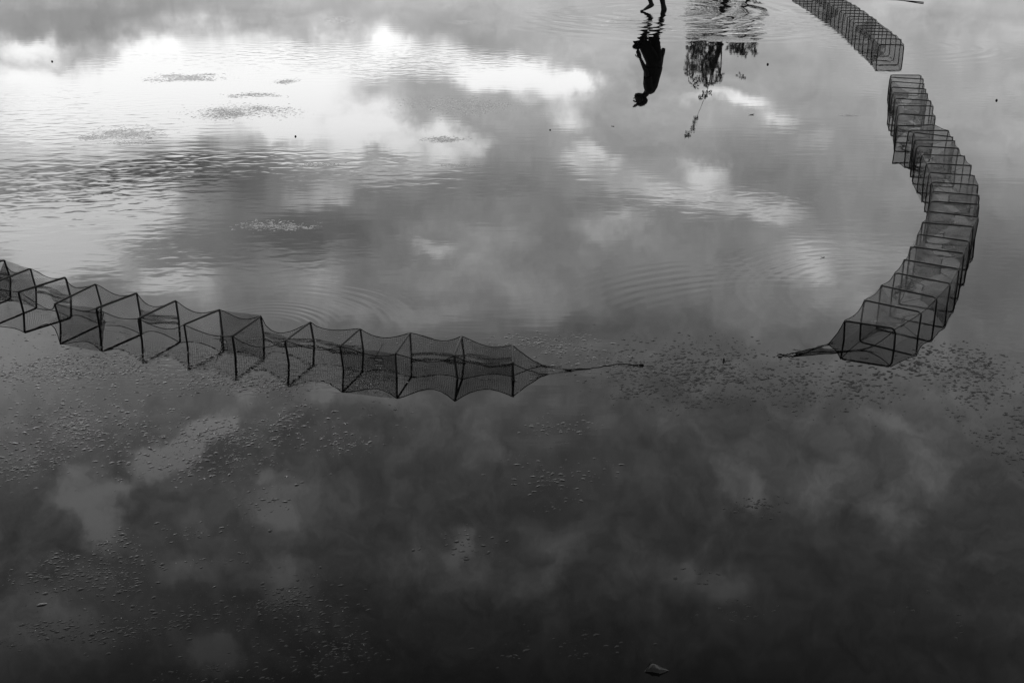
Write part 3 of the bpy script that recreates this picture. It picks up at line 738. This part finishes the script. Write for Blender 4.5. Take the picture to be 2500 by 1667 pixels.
# ------------------------------------------------------------------ trees on the far bank (seen here only as reflections)
def leaves(mb, c, r, n, size, droop=.3):
    for _ in range(n):
        while True:
            u = Vector((rng.uniform(-1, 1), rng.uniform(-1, 1), rng.uniform(-1, 1)))
            if u.length < 1: break
        p = Vector(c) + Vector((u.x * r[0], u.y * r[1], u.z * r[2]))
        s = size * rng.uniform(.6, 1.4)
        a = Vector((rng.uniform(-1, 1), rng.uniform(-1, 1), rng.uniform(-1, .6) - droop)).normalized()
        b = a.cross(Vector((rng.uniform(-1, 1), rng.uniform(-1, 1), rng.uniform(-1, 1)))).normalized()
        mb.add([p, p + a * s * .5 + b * s * .22, p + a * s, p + a * s * .5 - b * s * .22], [(0, 1, 2, 3)])

def tree(label, base, trunk, limbs, clumps, group=None, leaf=.2):
    root = empty('tree', base); tag(root, label, 'tree', group)
    B = Vector(base)
    t = MB(); sweep(t, [Vector(p) - B for p, _ in trunk], [r_ for _, r_ in trunk], 10)
    for pts, r0 in limbs:
        q = [Vector(p) - B for p in pts]
        sweep(t, q, [r0 * (1 - .8 * i / (len(q) - 1)) for i in range(len(q))], 7)
    t.build('trunk', M_bark, root)
    c = MB()
    for (p, r_, n) in clumps: leaves(c, Vector(p) - B, r_, n, leaf)
    c.build('crown', M_leaf, root, smooth=False)
    return root

TY = 60.0
def T(x, z, dy=0.0): return (x, TY + dy, z)
clA = []
for (x, z, rx, rz, n) in [(8.45, 6.7, .3, .5, 260), (8.4, 7.5, .35, .5, 300), (8.75, 7.2, .3, .6, 200), (8.8, 6.4, .35, .5, 260), (9.25, 6.5, .4, .6, 300), (9.35, 7.3, .25, .45, 420), (9.1, 7.75, .35, .3, 220),
                          (8.45, 8.1, .15, .35, 60), (8.62, 8.35, .16, .26, 60), (8.95, 8.1, .2, .3, 90), (9.1, 8.3, .12, .22, 50), (9.45, 8.2, .08, .35, 60), (9.8, 8.1, .12, .42, 90), (9.65, 7.5, .12, .3, 30), (8.2, 7.8, .2, .15, 25),
                          (8.6, 5.4, .6, .6, 420), (9.4, 5.3, .6, .7, 420), (9.0, 4.4, .9, .6, 420), (9.9, 4.6, .5, .7, 260), (9.6, 3.6, .8, .5, 240)]:
    clA.append((T(x, z, rng.uniform(-.6, .6)), (rx, .5, rz), int(n * .55)))
tree('leafy tree on the far shore with a dark forked trunk and spiky upright top', T(9.95, .55),
     [(T(9.95, .4), .15), (T(9.85, 3.0), .13), (T(9.78, 5.2), .12), (T(9.74, 6.4), .13), (T(9.66, 6.95), .085), (T(9.5, 7.5), .06), (T(9.42, 8.0), .035)],
     [([T(9.75, 6.2), T(9.2, 6.9), T(8.6, 7.9)], .09), ([T(9.72, 6.5), T(9.1, 6.6), T(8.5, 7.0)], .08), ([T(9.5, 7.5), T(9.2, 7.9), T(8.9, 8.3)], .05), ([T(9.75, 6.4), T(9.8, 7.4), T(9.8, 8.4)], .04), ([T(9.8, 4.4), T(9.2, 5.0), T(8.6, 5.6)], .08)],
     clA, leaf=.19)
clB = []
for (x, z, rx, rz, n) in [(10.35, 6.7, .2, .4, 120), (10.6, 6.6, .25, .45, 160), (10.75, 6.95, .2, .2, 90), (11.1, 6.7, .15, .35, 60), (11.3, 6.4, .2, .35, 90), (11.35, 6.95, .1, .15, 30), (10.7, 5.8, .5, .5, 300), (11.2, 5.6, .4, .5, 200), (10.8, 5.0, .7, .4, 200), (10.8, 8.1, .13, .16, 14), (10.6, 4.0, .6, .5, 200)]:
    clB.append((T(x, z, rng.uniform(-.5, .5)), (rx, .45, rz), n))
tree('lower bushy tree on the far shore right of the forked one', T(10.9, .55),
     [(T(10.9, .4), .10), (T(10.85, 3.0), .08), (T(10.8, 5.0), .06), (T(10.75, 6.8), .04)],
     [([T(10.82, 4.5), T(11.1, 5.6), T(11.35, 6.8)], .05), ([T(10.8, 5.0), T(10.5, 5.9), T(10.4, 6.9)], .045)], clB, leaf=.17)
clC = []
for (x, z, rx, rz, n) in [(9.25, 9.45, .12, .16, 24), (9.45, 9.35, .12, .2, 26), (9.62, 9.2, .12, .14, 16), (9.0, 10.6, .07, .25, 26), (8.9, 10.95, .08, .18, 26), (8.7, 11.35, .12, .1, 24), (8.78, 11.2, .08, .1, 12), (9.12, 10.5, .05, .12, 8)]:
    clC.append((T(x, z, 2 + rng.uniform(-.2, .2)), (rx, .25, rz), n))
tree('tall thin tree leaning left over the leafy one, almost bare but for its tip', T(10.5, .6, 2.0),
     [(T(10.5, .4, 2), .12), (T(10.2, 4.0, 2), .09), (T(9.9, 7.0, 2), .055), (T(9.5, 9.2, 2), .012), (T(9.0, 10.6, 2), .007), (T(8.66, 11.4, 2), .004)],
     [([T(9.5, 9.2, 2), T(9.4, 9.4, 2), T(9.25, 9.55, 2)], .012)], clC, leaf=.16)

# ------------------------------------------------------------------ small things on the water
def lump(name, mat, loc, size, label, cat, rot=0.0, seed=1, lift=.2, group=None):
    r = random.Random(seed); m = MB(); vs = []; fs = []; NA, NR = 10, 5
    ca, sa = math.cos(rot), math.sin(rot)
    for i in range(NR):
        t = i / (NR - 1); rr_ = math.cos(t * PI / 2) ** .7; zz = math.sin(t * PI / 2)
        for k in range(NA):
            a = 2 * PI * k / NA; e = 1 + .25 * (r.random() - .5)
            x, y = size[0] * .5 * rr_ * e * math.cos(a), size[1] * .5 * rr_ * e * math.sin(a)
            vs.append((loc[0] + x * ca - y * sa, loc[1] + x * sa + y * ca, -lift * size[2] + size[2] * zz * (1 + .12 * (r.random() - .5))))
    for i in range(NR - 1):
        for k in range(NA):
            fs.append((i * NA + k, i * NA + (k + 1) % NA, (i + 1) * NA + (k + 1) % NA, (i + 1) * NA + k))
    m.add(vs, fs)
    return tag(m.build(name, mat, origin=(loc[0], loc[1], 0)), label, cat, group)

def leaf_curl(loc, ln, wd, rot, label, seed):
    r = random.Random(seed); m = MB(); vs = []; fs = []; N = 8
    ca, sa = math.cos(rot), math.sin(rot)
    for i in range(N + 1):
        t = i / N; w_ = wd * math.sin(PI * min(1, t * .93 + .05)) * .5
        for s, th in ((-1, 0), (0, 0), (1, 0)):
            x = ln * (t - .5); y = s * w_; z = .002 + .35 * ln * (t - .35) ** 2 + abs(s) * .18 * w_
            vs.append((loc[0] + x * ca - y * sa, loc[1] + x * sa + y * ca, z))
    for i in range(N):
        for s in range(2): fs.append((i * 3 + s, i * 3 + s + 1, (i + 1) * 3 + s + 1, (i + 1) * 3 + s))
    k0 = len(vs)
    vs += [(x, y, z - .0025) for x, y, z in vs]
    fs += [tuple(k0 + q_ for q_ in f[::-1]) for f in fs[:2 * N]]
    m.add(vs, fs)
    st_ = MB(); sweep(st_, [Vector(vs[1]) - Vector((loc[0], loc[1], 0)), Vector(vs[1]) - Vector((loc[0], loc[1], 0)) + Vector((-ln * .3 * ca, -ln * .3 * sa, .006))], .0015, 5)
    o_ = m.build('leaf', M_debris, origin=(loc[0], loc[1], 0)); tag(o_, label, 'leaf')
    st_.build('stalk', M_debris, o_)
    return o_

lump('mud_clod', M_debris, (3.35, 16.78), (.03, .03, .024), 'dark pointed clod between the reflected trees and the far trap', 'clod', .3, 2)
leaf_curl((2.598, 13.655), .055, .028, .3, 'dark curled leaf floating below the reflection of the trees', 3)
leaf_curl((1.053, 13.089), .030, .016, -.4, 'tiny dark leaf floating below the reflected head of the person', 4)
lump('mud_clod', M_debris, (.392, 12.916), (.018, .02, .012), 'tiny dark clod in open water, centre of the photo upper half', 'clod', 0, 5)
lump('mud_clod', M_debris, (5.518, 14.429), (.028, .026, .022), 'dark pointed clod at the far right beside the start of the curved trap', 'clod', .8, 6)
lump('mud_clod', M_debris, (1.239, 6.841), (.012, .012, .024), 'thin upright dark clod between the tail ends of the two near traps', 'clod', 0, 7)
leaf_curl((2.257, 8.758), .026, .010, .2, 'small dark leaf on ripples left of the curved trap', 8)
lump('mud_clod', M_debris, (-2.18, 12.62), (.022, .02, .016), 'dark clod on the mud island at the left, near its right end', 'clod', 0, 9)
leaf_curl((-3.62, 12.55), .035, .014, .5, 'dark twisted leaf on the far left mud island', 10)
lump('mud_clod', M_debris, (-6.1, 17.0), (.03, .02, .02), 'dark clod near the left edge beyond all mud islands', 'clod', 0, 12)
# pale stone tip at the bottom
m = MB()
sx0, sy0 = .530, 3.895
vs = [(-.060, -.012, -.03), (-.046, .030, -.03), (.020, .036, -.03), (.082, .004, -.03), (.030, -.020, -.03), (-.014, -.006, -.03),
      (-.034, .004, .010), (-.018, .020, .026), (.012, .022, .022), (.044, .006, .010), (.014, -.006, .018), (-.010, .004, .026), (-.009, .012, .036)]
fs = [(0, 1, 7, 6)[::-1], (1, 2, 8, 7)[::-1], (2, 3, 9, 8)[::-1], (3, 4, 10, 9)[::-1], (4, 5, 11, 10)[::-1], (5, 0, 6, 11)[::-1], (6, 7, 12), (7, 8, 12), (8, 9, 10), (8, 10, 12), (10, 11, 12), (11, 6, 12)]
m.add(vs, [tuple(f) for f in fs])
so_ = m.build('stone', M_stone, smooth=False); so_.location = (sx0, sy0, -.006)
bv = so_.modifiers.new('b', 'BEVEL'); bv.width = .004; bv.segments = 2
sb = so_.modifiers.new('s', 'SUBSURF'); sb.levels = 1; sb.render_levels = 2; sb.subdivision_type = 'SIMPLE'
tag(so_, 'pale wedge-shaped stone breaking the dark water at the bottom edge', 'stone')
m = MB(); sweep(m, [(-.018, -.006, .002), (-.006, .001, .004), (.006, .003, .004), (.018, .009, .002)], [.002, .0035, .003, .002], 8)
so_ = m.build('stick', M_wood); so_.location = (-1.89, 4.33, 0); tag(so_, 'short pale stick lying among the mud casts at lower left', 'stick')
m = MB(); pts = [Vector((6.55, 23.9, .012)).lerp(Vector((7.26, 23.0, .004)), t / 8) for t in range(9)]
sweep(m, [p - Vector((6.9, 23.4, 0)) + Vector((0, 0, .008 * math.sin(i))) for i, p in enumerate(pts)], [.009 + .002 * (i % 3 == 0) for i in range(9)], 8)
so_ = m.build('pole', M_pole); so_.location = (6.9, 23.4, 0); tag(so_, 'thin dark pole floating at the top edge right of the far trap', 'pole')

# ------------------------------------------------------------------ camera and view
cam = bpy.data.cameras.new('camera'); cam.lens = 44.64; cam.sensor_width = 36; cam.clip_end = 5000
co = bpy.data.objects.new('camera', cam); COL.objects.link(co)
co.location = (0, 0, 2.9); co.rotation_euler = (math.radians(90 - 22.0956), 0, 0)
scene.camera = co
vs_ = scene.view_settings
vs_.view_transform = 'Standard'; vs_.look = 'None'; vs_.exposure = 0; vs_.gamma = 1
scene.cycles.transparent_max_bounces = 40
scene.cycles.max_bounces = 10
scene.cycles.glossy_bounces = 5
scene.render.film_transparent = False
